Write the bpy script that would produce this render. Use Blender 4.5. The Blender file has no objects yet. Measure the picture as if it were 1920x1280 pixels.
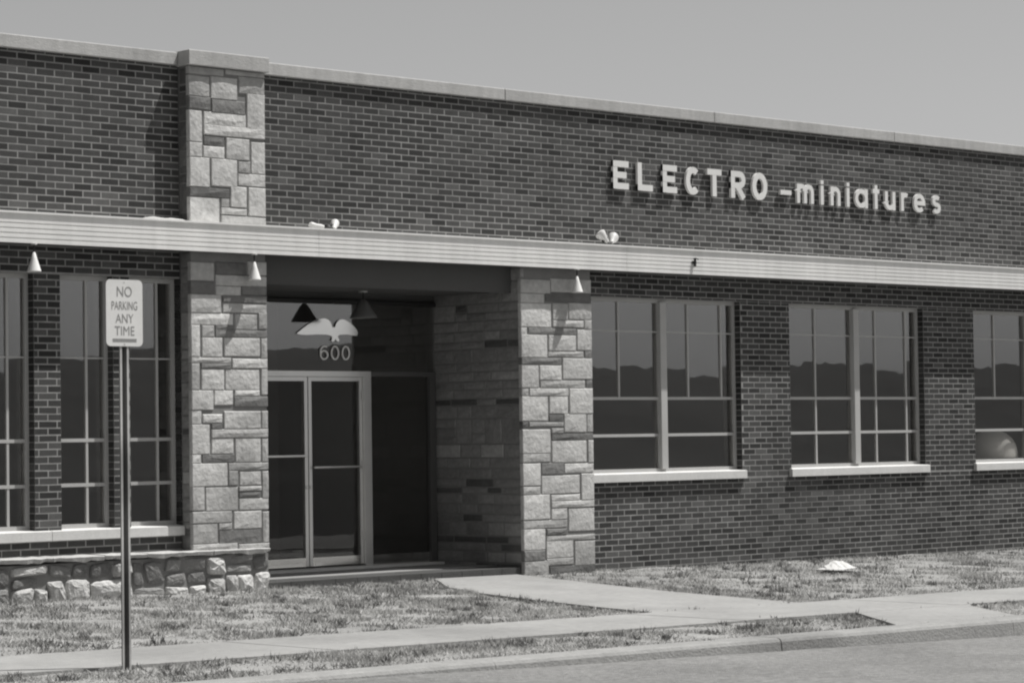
import bpy, bmesh, math, random
import numpy as np
from mathutils import Vector, Matrix

random.seed(7)
rng = np.random.default_rng(7)
scene = bpy.context.scene
col = scene.collection

# ------------------------------------------------------------------ camera
cam_data = bpy.data.cameras.new('camera')
cam = bpy.data.objects.new('camera', cam_data)
col.objects.link(cam)
cam_data.sensor_fit = 'HORIZONTAL'
cam_data.sensor_width = 36.0
cam_data.lens = 93.75
cam_data.clip_start = 0.1
cam_data.clip_end = 3000.0
CAM = Vector((-20.718, -21.482, 1.5665))
rt = Vector((0.719608, -0.69424, -0.013954))
up = Vector((-0.014197, -0.034801, 0.999293))
fw = Vector((0.694235, 0.718902, 0.034899))
m3 = Matrix((rt, up, -fw)).transposed()
cam.matrix_world = Matrix.Translation(CAM) @ m3.to_4x4()
scene.camera = cam

# ------------------------------------------------------------------ sky and sun
SUN = Vector((1.7, -1.0, 3.9)).normalized()
world = bpy.data.worlds.new('World')
scene.world = world
world.use_nodes = True
nt = world.node_tree
nt.nodes.clear()
sky = nt.nodes.new('ShaderNodeTexSky')
sky.sky_type = 'NISHITA'
sky.sun_disc = False
sky.sun_elevation = math.asin(SUN.z)
sky.sun_rotation = math.atan2(SUN.x, SUN.y)
sky.air_density = 1.0
sky.dust_density = 1.5
sky.ozone_density = 1.0
bw = nt.nodes.new('ShaderNodeRGBToBW')          # a black-and-white photograph
bg = nt.nodes.new('ShaderNodeBackground')
bg.inputs['Strength'].default_value = 0.0865
out = nt.nodes.new('ShaderNodeOutputWorld')
nt.links.new(sky.outputs['Color'], bw.inputs['Color'])
nt.links.new(bw.outputs['Val'], bg.inputs['Color'])
nt.links.new(bg.outputs['Background'], out.inputs['Surface'])

sun_data = bpy.data.lights.new('sun', 'SUN')
sun_data.energy = 4.8
sun_data.angle = math.radians(0.55)
sun_data.color = (1.0, 0.99, 0.97)
sun = bpy.data.objects.new('sun', sun_data)
col.objects.link(sun)
sun.rotation_euler = SUN.to_track_quat('Z', 'Y').to_euler()
sun.location = (0, -10, 30)

scene.view_settings.view_transform = 'Standard'
scene.view_settings.look = 'None'
scene.view_settings.gamma = 1.0
scene.view_settings.use_curve_mapping = False
scene.view_settings.exposure = 0.27
scene.render.engine = 'CYCLES'
scene.cycles.max_bounces = 8
scene.cycles.transparent_max_bounces = 8
scene.cycles.use_denoising = True
scene.cycles.filter_width = 2.2


# ------------------------------------------------------------------ materials
TINT = (1.0, 0.992, 0.972)

def gray(v):
    return (v * TINT[0], v * TINT[1], v * TINT[2], 1.0)

def make_mat(name, base, rough=0.8, var=0.15, scale=3.0, fine=40.0, fine_var=0.1, bump=0.0, bump_scale=60.0,
             metallic=0.0, tone=False, tone_amt=1.0, streak=0.0, spec=0.3, blotch=0.0):
    m = bpy.data.materials.new(name)
    m.use_nodes = True
    t = m.node_tree
    N, L = t.nodes, t.links
    bsdf = N['Principled BSDF']
    bsdf.inputs['Roughness'].default_value = rough
    bsdf.inputs['Metallic'].default_value = metallic
    bsdf.inputs['Specular IOR Level'].default_value = spec
    tc = N.new('ShaderNodeTexCoord')
    geo = N.new('ShaderNodeNewGeometry')

    def noise(sc, det, vec):
        n = N.new('ShaderNodeTexNoise')
        n.inputs['Scale'].default_value = sc
        n.inputs['Detail'].default_value = det
        L.new(vec, n.inputs['Vector'])
        return n.outputs['Fac']

    def math_(op, a, b):
        q = N.new('ShaderNodeMath')
        q.operation = op
        for i, v in enumerate((a, b)):
            if isinstance(v, (int, float)):
                q.inputs[i].default_value = v
            else:
                L.new(v, q.inputs[i])
        return q.outputs[0]

    pos = geo.outputs['Position']
    val = math_('ADD', base, 0.0)
    f1 = noise(scale, 4.0, pos)
    val = math_('MULTIPLY', val, math_('ADD', 1.0 - var, math_('MULTIPLY', f1, 2.0 * var)))
    f2 = noise(fine, 3.0, pos)
    val = math_('MULTIPLY', val, math_('ADD', 1.0 - fine_var, math_('MULTIPLY', f2, 2.0 * fine_var)))
    if blotch:
        f3 = noise(scale * 0.35, 6.0, pos)
        r = N.new('ShaderNodeMapRange')
        r.inputs['From Min'].default_value = 0.52
        r.inputs['From Max'].default_value = 0.68
        L.new(f3, r.inputs['Value'])
        val = math_('MULTIPLY', val, math_('SUBTRACT', 1.0, math_('MULTIPLY', r.outputs[0], blotch)))
    if streak:
        mp = N.new('ShaderNodeMapping')
        mp.inputs['Scale'].default_value = (9.0, 9.0, 0.5)
        L.new(pos, mp.inputs['Vector'])
        f4 = noise(1.0, 5.0, mp.outputs['Vector'])
        val = math_('MULTIPLY', val, math_('ADD', 1.0 - streak, math_('MULTIPLY', f4, 2.0 * streak)))
    if tone:
        a1 = N.new('ShaderNodeAttribute'); a1.attribute_type = 'GEOMETRY'; a1.attribute_name = 'tone'
        a2 = N.new('ShaderNodeAttribute'); a2.attribute_type = 'OBJECT'; a2.attribute_name = 'tone'
        s = math_('ADD', a1.outputs['Fac'], a2.outputs['Fac'])
        val = math_('MULTIPLY', val, math_('MULTIPLY', s, tone_amt))
    comb = N.new('ShaderNodeMix')
    comb.data_type = 'RGBA'
    comb.blend_type = 'MULTIPLY'
    comb.inputs['Factor'].default_value = 1.0
    L.new(val, comb.inputs[6])
    comb.inputs[7].default_value = (TINT[0], TINT[1], TINT[2], 1)
    L.new(comb.outputs[2], bsdf.inputs['Base Color'])
    if bump:
        nb = noise(bump_scale, 5.0, pos)
        b = N.new('ShaderNodeBump')
        b.inputs['Strength'].default_value = bump
        b.inputs['Distance'].default_value = 0.02
        L.new(nb, b.inputs['Height'])
        L.new(b.outputs['Normal'], bsdf.inputs['Normal'])
    return m

M = {}
M['brick'] = make_mat('brick', 1.0, 0.85, 0.34, 0.55, 60, 0.30, 0.25, 120, tone=True, streak=0.22, blotch=0.25)
M['mortar'] = make_mat('mortar', 0.255, 0.9, 0.38, 0.9, 9, 0.35, 0.2, 150, streak=0.15, blotch=0.25)
M['stone'] = make_mat('stone', 1.0, 0.85, 0.24, 4.0, 20, 0.28, 0.45, 22, tone=True, blotch=0.22)
M['stone_joint'] = make_mat('stone_joint', 0.20, 0.9, 0.2, 6.0, 60, 0.2)
M['rubble'] = make_mat('rubble', 1.0, 0.85, 0.30, 7.0, 40, 0.30, 0.8, 28, tone=True)
M['limestone'] = make_mat('limestone', 0.58, 0.8, 0.12, 1.6, 50, 0.12, 0.15, 90, streak=0.10)
M['coping'] = make_mat('coping', 0.43, 0.8, 0.18, 1.2, 20, 0.14, 0.2, 60, streak=0.22, blotch=0.15)
M['fascia'] = make_mat('fascia', 0.74, 0.5, 0.10, 1.4, 30, 0.05, 0.0, streak=0.14, blotch=0.10)
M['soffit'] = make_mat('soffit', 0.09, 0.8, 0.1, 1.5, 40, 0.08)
M['frame'] = make_mat('frame', 0.42, 0.5, 0.10, 4.0, 60, 0.08, streak=0.05)
M['screen'] = make_mat('screen', 0.26, 0.5, 0.15, 4.0, 60, 0.08)
M['aluminium'] = make_mat('aluminium', 0.72, 0.28, 0.08, 5.0, 90, 0.05, metallic=0.9)
M['polished'] = make_mat('polished', 0.80, 0.10, 0.06, 5.0, 90, 0.04, metallic=1.0)
M['dark_metal'] = make_mat('dark_metal', 0.035, 0.45, 0.15, 8.0, 80, 0.1)
M['pendant_metal'] = make_mat('pendant_metal', 0.16, 0.4, 0.1, 8.0, 80, 0.1)
M['lamp_white'] = make_mat('lamp_white', 0.72, 0.45, 0.06, 9.0, 60, 0.05)
M['lamp_gray'] = make_mat('lamp_gray', 0.55, 0.45, 0.12, 12.0, 60, 0.05)
M['letter'] = make_mat('letter', 0.70, 0.5, 0.08, 4.0, 60, 0.06, streak=0.06)
M['white_paint'] = make_mat('white_paint', 0.85, 0.5, 0.04, 6.0, 60, 0.03)
M['leaf_metal'] = make_mat('leaf_metal', 0.97, 0.16, 0.03, 6.0, 60, 0.02, metallic=1.0)
M['sign_white'] = make_mat('sign_white', 0.72, 0.5, 0.07, 8.0, 60, 0.05, blotch=0.08)
M['sign_ink'] = make_mat('sign_ink', 0.26, 0.5, 0.15, 20.0, 60, 0.1)
M['post'] = make_mat('post', 0.50, 0.5, 0.2, 5.0, 60, 0.15, blotch=0.4)  # flange steel paler than the web: light caught on edges put into colour
M['post_web'] = make_mat('post_web', 0.20, 0.6, 0.25, 5.0, 60, 0.15, blotch=0.4)
M['interior'] = make_mat('interior', 0.25, 0.9, 0.1, 1.0, 10, 0.05)
M['tile'] = make_mat('tile', 0.07, 0.6, 0.25, 5.0, 60, 0.15, 0.2, 60)
M['roofing'] = make_mat('roofing', 0.2, 0.9, 0.2, 1.0, 40, 0.1)
M['soil'] = make_mat('soil', 0.27, 0.95, 0.3, 1.2, 25, 0.35, 0.8, 30, blotch=0.3)
M['ground'] = make_mat('ground', 0.025, 0.95, 0.25, 0.05, 3, 0.25)
M['concrete'] = make_mat('concrete', 0.275, 0.9, 0.20, 1.3, 14, 0.22, 0.35, 60, blotch=0.22)
M['kerb'] = make_mat('kerb', 0.26, 0.9, 0.22, 2.0, 18, 0.25, 0.4, 50, blotch=0.30)
M['road'] = make_mat('road', 0.18, 0.92, 0.28, 0.8, 16, 0.55, 0.9, 40, blotch=0.22)
M['cap'] = make_mat('cap', 0.44, 0.85, 0.25, 4.0, 30, 0.2, 0.4, 40, blotch=0.2)
M['scrap'] = make_mat('scrap', 0.52, 0.8, 0.12, 9, 40, 0.1)
M['dark_frame'] = make_mat('dark_frame', 0.09, 0.45, 0.15, 6, 60, 0.1)
M['paper'] = make_mat('paper', 0.85, 0.8, 0.05, 6, 40, 0.04)
M['hill'] = make_mat('hill', 0.04, 0.95, 0.35, 0.12, 1.2, 0.35)

def leafy(name, base, trans):
    m = make_mat(name, base, 0.85, 0.3, 0.8, 12, 0.2, tone=True, spec=0.1)
    t = m.node_tree
    b = t.nodes['Principled BSDF']
    src = b.inputs['Base Color'].links[0].from_socket
    tr = t.nodes.new('ShaderNodeBsdfTranslucent')
    mx = t.nodes.new('ShaderNodeMixShader')
    mx.inputs[0].default_value = trans
    t.links.new(src, tr.inputs['Color'])
    t.links.new(b.outputs[0], mx.inputs[1])
    t.links.new(tr.outputs[0], mx.inputs[2])
    t.links.new(mx.outputs[0], t.nodes['Material Output'].inputs['Surface'])
    return m
M['grass'] = leafy('grass', 1.0, 0.3)

def glass_mat(name, refl):
    m = bpy.data.materials.new(name)
    m.use_nodes = True
    t = m.node_tree
    t.nodes.remove(t.nodes['Principled BSDF'])
    tr = t.nodes.new('ShaderNodeBsdfTransparent')
    tr.inputs['Color'].default_value = (0.93, 0.925, 0.915, 1)
    gl = t.nodes.new('ShaderNodeBsdfGlossy')
    gl.inputs['Roughness'].default_value = 0.01
    lw = t.nodes.new('ShaderNodeLayerWeight')
    lw.inputs['Blend'].default_value = 0.5
    fr = t.nodes.new('ShaderNodeMath')
    fr.operation = 'POWER'
    fr.inputs[1].default_value = 5.0
    t.links.new(lw.outputs['Facing'], fr.inputs[0])
    ad = t.nodes.new('ShaderNodeMath')
    ad.inputs[1].default_value = refl
    mx = t.nodes.new('ShaderNodeMixShader')
    geo = t.nodes.new('ShaderNodeNewGeometry')
    nz = t.nodes.new('ShaderNodeTexNoise')
    nz.inputs['Scale'].default_value = 1.6
    bp = t.nodes.new('ShaderNodeBump')
    bp.inputs['Strength'].default_value = 0.08
    bp.inputs['Distance'].default_value = 0.01
    t.links.new(geo.outputs['Position'], nz.inputs['Vector'])
    t.links.new(nz.outputs['Fac'], bp.inputs['Height'])
    t.links.new(bp.outputs['Normal'], gl.inputs['Normal'])
    t.links.new(fr.outputs[0], ad.inputs[0])
    t.links.new(ad.outputs[0], mx.inputs[0])
    t.links.new(tr.outputs[0], mx.inputs[1])
    t.links.new(gl.outputs[0], mx.inputs[2])
    t.links.new(mx.outputs[0], t.nodes['Material Output'].inputs['Surface'])
    return m
M['glass'] = glass_mat('glass', 0.16)
M['transom_glass'] = glass_mat('transom_glass', 0.15)
M['door_glass'] = glass_mat('door_glass', 0.06)


# ------------------------------------------------------------------ helpers
def link(name, mesh, mat=None, parent=None):
    o = bpy.data.objects.new(name, mesh)
    col.objects.link(o)
    if mat is not None and mesh is not None and not mesh.materials:
        mesh.materials.append(M[mat] if isinstance(mat, str) else mat)
    if parent is not None:
        o.parent = parent
    return o

def empty(name, loc=(0, 0, 0), parent=None):
    o = bpy.data.objects.new(name, None)
    col.objects.link(o)
    o.location = loc
    if parent is not None:
        o.parent = parent
    return o

def tag(o, label=None, cat=None, group=None, kind=None):
    if label: o['label'] = label
    if cat: o['category'] = cat
    if group: o['group'] = group
    if kind: o['kind'] = kind
    return o

BOXF = [(0, 1, 5, 4), (1, 2, 6, 5), (2, 3, 7, 6), (3, 0, 4, 7), (4, 5, 6, 7), (3, 2, 1, 0)]

class MB:
    """collects shapes into one mesh"""
    def __init__(s):
        s.v, s.f = [], []
    def box(s, x0, x1, y0, y1, z0, z1):
        k = len(s.v)
        s.v += [(x0, y0, z0), (x1, y0, z0), (x1, y1, z0), (x0, y1, z0), (x0, y0, z1), (x1, y0, z1), (x1, y1, z1), (x0, y1, z1)]
        s.f += [tuple(k + i for i in q) for q in BOXF]
        return s
    def extrude_x(s, prof, x0, x1, cap=True):
        """prof: list of (y, z), counter-clockwise seen from -x ... closed"""
        k, n = len(s.v), len(prof)
        s.v += [(x0, y, z) for y, z in prof] + [(x1, y, z) for y, z in prof]
        for i in range(n):
            j = (i + 1) % n
            s.f.append((k + i, k + j, k + n + j, k + n + i))
        if cap:
            s.f.append(tuple(k + i for i in reversed(range(n))))
            s.f.append(tuple(k + n + i for i in range(n)))
        return s
    def lathe(s, prof, seg=20, origin=(0, 0, 0), axis=(0, 0, 1), cap=True):
        """prof: list of (r, h) along axis"""
        q = Vector((0, 0, 1)).rotation_difference(Vector(axis).normalized())
        o = Vector(origin)
        k = len(s.v)
        for r, h in prof:
            for i in range(seg):
                a = 2 * math.pi * i / seg
                s.v.append(tuple(o + q @ Vector((r * math.cos(a), r * math.sin(a), h))))
        for p in range(len(prof) - 1):
            for i in range(seg):
                j = (i + 1) % seg
                s.f.append((k + p * seg + i, k + p * seg + j, k + (p + 1) * seg + j, k + (p + 1) * seg + i))
        if cap:
            s.f.append(tuple(k + i for i in reversed(range(seg))))
            e = k + (len(prof) - 1) * seg
            s.f.append(tuple(e + i for i in range(seg)))
        return s
    def rod(s, a, b, r, seg=8):
        a, b = Vector(a), Vector(b)
        return s.lathe([(r, 0), (r, (b - a).length)], seg, a, b - a)
    def stroke(s, pts, w, y0, y1, closed=False):
        """flat ribbon of width w along pts (x, z), extruded from y0 (front) to y1"""
        P = [Vector(p) for p in pts]
        n = len(P)
        Lf, Rt = [], []
        for i in range(n):
            a = P[(i - 1) % n] if (closed or i > 0) else None
            b = P[(i + 1) % n] if (closed or i < n - 1) else None
            d1 = (P[i] - a).normalized() if a is not None else None
            d2 = (b - P[i]).normalized() if b is not None else None
            if d1 is None: d1 = d2
            if d2 is None: d2 = d1
            nn = Vector((-(d1.y + d2.y), d1.x + d2.x))
            nn.normalize()
            c = max(0.45, nn.dot(Vector((-d1.y, d1.x))))
            Lf.append(P[i] + nn * (w / 2 / c))
            Rt.append(P[i] - nn * (w / 2 / c))
        k = len(s.v)
        for q in (Lf, Rt):
            s.v += [(p.x, y0, p.y) for p in q]
        for q in (Lf, Rt):
            s.v += [(p.x, y1, p.y) for p in q]
        rng_ = range(n if closed else n - 1)
        for i in rng_:
            j = (i + 1) % n
            l0, l1, r0, r1 = k + i, k + j, k + n + i, k + n + j
            s.f += [(l0, l1, r1, r0), (l0 + 2 * n, r0 + 2 * n, r1 + 2 * n, l1 + 2 * n),
                    (l0, l0 + 2 * n, l1 + 2 * n, l1), (r0, r1, r1 + 2 * n, r0 + 2 * n)]
        if not closed:
            s.f += [(k, k + n, k + 3 * n, k + 2 * n), (k + n - 1, k + 3 * n - 1, k + 4 * n - 1, k + 2 * n - 1)]
        return s
    def mesh(s, name, bevel=0.0, smooth=False, fix=True):
        me = bpy.data.meshes.new(name)
        me.from_pydata(s.v, [], s.f)
        if fix or bevel:
            bm = bmesh.new()
            bm.from_mesh(me)
            if bevel:
                bmesh.ops.bevel(bm, geom=list(bm.edges), offset=bevel, segments=1, affect='EDGES', profile=0.5)
            bmesh.ops.recalc_face_normals(bm, faces=bm.faces)
            bm.to_mesh(me)
            bm.free()
        if smooth:
            for p in me.polygons: p.use_smooth = True
            me.set_sharp_from_angle(angle=math.radians(35))
        me.update()
        return me
    def build(s, name, mat, parent=None, bevel=0.0, smooth=False):
        return link(name, s.mesh(name, bevel, smooth), mat, parent)

def box(name, x0, x1, y0, y1, z0, z1, mat, parent=None, bevel=0.0):
    return MB().box(x0, x1, y0, y1, z0, z1).build(name, mat, parent, bevel)

def copy_tree(o, parent=None):
    c = o.copy()
    col.objects.link(c)
    c.parent = parent
    for ch in [q for q in o.children]:
        copy_tree(ch, c)
    return c

def yard(x, y):                       # ground level: falls to the street and along the street
    if y > -5.0:
        return 0.01 - 0.01 * x + 0.022 * min(y, 0.0)
    return -0.10 - 0.01 * x

# ------------------------------------------------------------------ the ground
def sheet(name, poly, zfun, thick, mat, kind='structure', parent=None, dz=0.0, lip=0.0):
    """polygon (x, y) laid on zfun with a lowered skirt"""
    n = len(poly)
    v = [(x, y, zfun(x, y) + dz) for x, y in poly] + [(x, y, zfun(x, y) + dz - thick) for x, y in poly]
    f = [tuple(range(n))] + [(i, i + n, (i + 1) % n + n, (i + 1) % n) for i in range(n)]
    me = bpy.data.meshes.new(name)
    me.from_pydata(v, [], f)
    bm = bmesh.new(); bm.from_mesh(me)
    bmesh.ops.triangulate(bm, faces=[q for q in bm.faces if len(q.verts) > 4])
    bmesh.ops.recalc_face_normals(bm, faces=bm.faces)
    bm.to_mesh(me); bm.free()
    o = link(name, me, mat, parent)
    if kind: o['kind'] = kind
    return o

def far_z(x, y):
    return -0.30 - 0.01 * x
g = sheet('ground', [(-400, -600), (700, -600), (700, 400), (-400, 400)], far_z, 0.5, 'ground')

def grid_sheet(name, x0, x1, y0, y1, nx, ny, zfun, mat, amp=0.0, seed=1):
    r = np.random.default_rng(seed)
    xs = np.linspace(x0, x1, nx); ys = np.linspace(y0, y1, ny)
    ph = r.uniform(0, 6.28, 24); fx = r.normal(0, 5, 24); fy = r.normal(0, 5, 24)
    v = []
    for y in ys:
        for x in xs:
            h = float(np.sum(np.sin(fx * x + fy * y + ph))) / 24 ** .5
            v.append((x, y, zfun(x, y) + amp * h))
    f = [(j * nx + i, j * nx + i + 1, (j + 1) * nx + i + 1, (j + 1) * nx + i) for j in range(ny - 1) for i in range(nx - 1)]
    me = bpy.data.meshes.new(name)
    me.from_pydata(v, [], f)
    for p in me.polygons: p.use_smooth = True
    o = link(name, me, mat)
    o['kind'] = 'structure'
    return o

def hill_z(x, y):
    t = max(0.0, min(1.0, (-100 - y) / 75.0))
    h = float(np.interp(x, [90, 100, 118, 130, 140, 150, 162, 180, 192, 204, 218, 232, 245, 262, 290], [7.6, 8.2, 8.0, 9.0, 9.8, 10.4, 9.0, 8.3, 7.6, 8.3, 9.1, 8.3, 9.2, 8.6, 9]))
    h += .10 * math.sin(x * .63 + y * .2) + .05 * math.sin(x * 1.31)
    z0 = far_z(x, y) - .4
    return z0 + (h - z0) * t * t * (3 - 2 * t)
grid_sheet('hills', -60, 330, -230, -98, 261, 60, hill_z, 'hill', 0.10, 9)
grid_sheet('road', -60, 60, -19.0, -7.95, 241, 45, lambda x, y: -0.10 - 0.01 * x - min(.16, max(.012, .1485 + .0135 * x)) + 0.004 * (y + 8), 'road', 0.003, 3)
grid_sheet('lawn', -12, 16, -5.6, 0.25, 281, 60, lambda x, y: yard(x, y) - 0.012, 'soil', 0.010, 4)
grid_sheet('verge', -14, 16, -7.80, -6.2, 301, 20, lambda x, y: yard(x, y) - 0.012, 'soil', 0.008, 5)

PATH_L = [(-1.35, -0.16), (-1.62, -0.55), (-2.15, -1.25), (-2.5, -2.1), (-2.75, -3.2), (-2.92, -4.2), (-3.0, -4.93)]
PATH_R = [(-0.95, -4.93), (-0.90, -4.2), (-0.80, -3.2), (-0.55, -2.0), (-0.25, -0.7), (-0.10, -0.16)]
PATH = PATH_L + PATH_R
sheet('walkway', PATH, yard, 0.08, 'concrete', dz=0.012)
sw = empty('sidewalk'); sw['kind'] = 'structure'
x = -14.0
while x < 16:
    o = sheet('slab', [(x + .005, -4.935), (x + 1.515, -4.935), (x + 1.515, -6.34), (x + .005, -6.34)],
              lambda a, b: -0.10 - 0.01 * a, 0.1, 'concrete', None, sw, dz=0.016 + random.uniform(-.0015, .0015))
    x += 1.52
CROSS = [(-1.85, -6.345), (-2.2, -6.75), (-2.75, -7.4), (-3.02, -7.71), (-1.30, -7.71), (-1.0, -7.3), (-0.35, -6.5), (-0.15, -6.345)]
sheet('walkway', CROSS, yard, 0.08, 'concrete', dz=0.014)
kb = empty('kerb'); kb['kind'] = 'structure'
x = -14.0 + (-4.85 + 14) % 3.05 - 3.05
while x < 16:
    m = MB()
    prof = [(-7.715, 0.018), (-7.96, 0.018), (-7.985, 0.010), (-8.0, -0.012), (-8.02, -0.20), (-7.715, -0.20)]
    for xx in (x + (.011 if abs(x + 4.85) < .1 else .002), x + 3.048):
        m.v += [(xx, a, -0.10 - 0.01 * xx + b) for a, b in prof]
    n = len(prof)
    m.f += [(i, (i + 1) % n, (i + 1) % n + n, i + n) for i in range(n)] + [tuple(range(n))[::-1], tuple(range(n, 2 * n))]
    m.build('kerb_stone', 'kerb', kb)
    x += 3.05
#sheet('gutter', [(-40, -8.0), (40, -8.0), (40, -8.38), (-40, -8.38)], lambda a, b: -0.2 - 0.01 * a, 0.1, 'kerb', dz=-0.003)

# ------------------------------------------------------------------ the building
bld = empty('building')
tag(bld, 'long low dark brick factory building with stone pillars and a pale ribbed canopy', 'building')

BX0, BX1 = -10.0, 14.0
TOP = 5.31
CAN0, CAN1 = 3.432, 3.728          # canopy underside and top
FY = -0.30                         # canopy front
PY = -0.18                         # stone pillar front
PL = (-4.585, -3.615)              # left pillar
PR = (0.0, 1.13)                   # right pillar
GY = 0.12                          # glass plane
RD = 1.30                          # recess depth
CO = 0.0677                        # brick course
BL = 0.2127
RW = [(1.16, 3.91, 1.10, 3.15), (4.83, 7.56, 1.10, 3.15), (8.66, 11.39, 1.10, 3.15)]
LW = [(-6.94, -6.32, 0.715, 3.17), (-6.02, -5.40, 0.715, 3.17), (-5.205, -4.585, 0.715, 3.17)]

YM = 0.0008                        # mortar face, a hair behind the bricks
wall_up = MB()
for a, b in ((BX0, PL[0]), (PL[1], BX1)):
    wall_up.box(a, b, YM, 0.30, CAN1 - 0.1, TOP)
wall_up.box(PL[0], PL[1], 0.05, 0.30, CAN1 - 0.1, TOP)
wall_up = wall_up.build('brick_wall', 'mortar', bld)
wr = MB()
wr.box(PR[1], BX1, YM, 0.30, -0.5, 1.0)
wr.box(PR[1] - 0.05, RW[0][0], YM + .1, 0.30, 1.0, 3.15)
for a, b in ((RW[0][1], RW[1][0]), (RW[1][1], RW[2][0]), (RW[2][1], BX1)):
    wr.box(a, b, YM, 0.30, 1.0, 3.15)
wr.box(PR[1], BX1, YM, 0.30, 3.15, CAN1 - 0.1)
wall_r = wr.build('brick_wall', 'mortar', bld)
wl = MB()
wl.box(BX0, PL[0], YM, 0.30, -0.5, 0.615)
for a, b in ((BX0, LW[0][0]), (LW[0][1], LW[1][0]), (LW[1][1], LW[2][0])):
    wl.box(a, b, YM, 0.30, 0.615, 3.17)
wl.box(BX0, PL[0], YM, 0.30, 3.17, CAN1 - 0.1)
wall_l = wl.build('brick_wall', 'mortar', bld)

# bricks: running bond, clipped at openings
def bricks(x0, x1, z0, z1):
    res = []
    k0 = int(math.floor((z0 - 0.01) / CO))
    for k in range(k0, int(z1 / CO) + 1):
        b0, b1 = k * CO + 0.005, (k + 1) * CO - 0.005
        b0, b1 = max(b0, z0), min(b1, z1)
        if b1 - b0 < 0.02: continue
        off = (0.5 * BL if k % 2 else 0.0)
        i = math.floor((x0 - off) / BL)
        while True:
            a0 = off + i * BL + 0.005
            a1 = a0 + BL - 0.010
            i += 1
            if a0 > x1: break
            a0, a1 = max(a0, x0), min(a1, x1)
            if a1 - a0 < 0.03: continue
            res.append((a0, a1, b0, b1))
    return res
regs = {0: [(BX0 + 1.5, PL[0], CAN1 - .05, TOP - 0.003), (PL[1], 12.5, CAN1 - .05, TOP - 0.003)],
        1: [(PR[1], 12.5, -0.15, 0.998), (RW[0][1], RW[1][0], 1.0, 3.15), (RW[1][1], RW[2][0], 1.0, 3.15), (PR[1], 12.5, 3.152, 3.43)],
        2: [(BX0 + 1.5, PL[0], 0.3, 0.613), (LW[0][1], LW[1][0], 0.615, 3.17), (LW[1][1], LW[2][0], 0.615, 3.17),
            (BX0 + 1.5, LW[0][0], 0.615, 3.17), (BX0 + 1.5, PL[0], 3.172, 3.43)]}
allb = []
for w, rs in regs.items():
    for r in rs:
        for q in bricks(*r):
            c = Vector(((q[0] + q[1]) / 2, 0, (q[2] + q[3]) / 2)) - CAM
            d = c.dot(fw)
            u = 512 + 2667 * c.dot(rt) / d
            vis = u > -4 and q[3] < 5.29 and not (3.40 < q[2] < 3.70) and (w != 0 or q[2] > 3.69) and not (q[2] > 3.12 and w)
            allb.append((d if vis else d + 500, w, q))
allb.sort(key=lambda t: t[0])
def brick_tone():
    t = random.random()
    if t < 0.18: return random.uniform(0.024, 0.036)
    if t < 0.88: return random.uniform(0.040, 0.066)
    return random.uniform(0.066, 0.095)
def brick_verts(sx, sz):
    hx, hz = sx / 2, sz / 2
    e = 0.003
    return [(-hx + e, 0, -hz + e), (hx - e, 0, -hz + e), (hx - e, 0, hz - e), (-hx + e, 0, hz - e),
            (-hx, 0.004, -hz), (hx, 0.004, -hz), (hx, 0.004, hz), (-hx, 0.004, hz)]
BF = [(0, 1, 2, 3), (4, 5, 1, 0), (5, 6, 2, 1), (6, 7, 3, 2), (7, 4, 0, 3)]
walls = {0: wall_up, 1: wall_r, 2: wall_l}
unit = bpy.data.meshes.new('brick')
unit.from_pydata(brick_verts(BL - .01, CO - .01), [], BF)
unit.materials.append(M['brick'])
for d, w, q in allb[:300]:
    o = link('brick', unit, None, walls[w])
    o.location = ((q[0] + q[1]) / 2, random.uniform(-0.0012, 0.0), (q[2] + q[3]) / 2)
    o.scale = ((q[1] - q[0]) / (BL - .01), 1, (q[3] - q[2]) / (CO - .01))
    o.rotation_euler = (random.gauss(0, .004), random.gauss(0, .006), random.gauss(0, .003))
    o['tone'] = brick_tone()
for w in (0, 1, 2):
    V, F, T = [], [], []
    for d, ww, q in allb[300:]:
        if ww != w: continue
        k = len(V)
        cx, cz, yy = (q[0] + q[1]) / 2, (q[2] + q[3]) / 2, random.uniform(-0.0012, 0.0)
        rr = random.gauss(0, .006)
        V += [(cx + a - c * rr, yy + b, cz + c + a * rr) for a, b, c in brick_verts(q[1] - q[0], q[3] - q[2])]
        F += [tuple(k + i for i in f) for f in BF]
        T += [brick_tone()] * 8
    if not V: continue
    me = bpy.data.meshes.new('brickwork')
    me.from_pydata(V, [], F)
    at = me.attributes.new('tone', 'FLOAT', 'POINT')
    at.data.foreach_set('value', T)
    link('brickwork', me, 'brick', walls[w])['kind'] = 'stuff'

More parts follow.
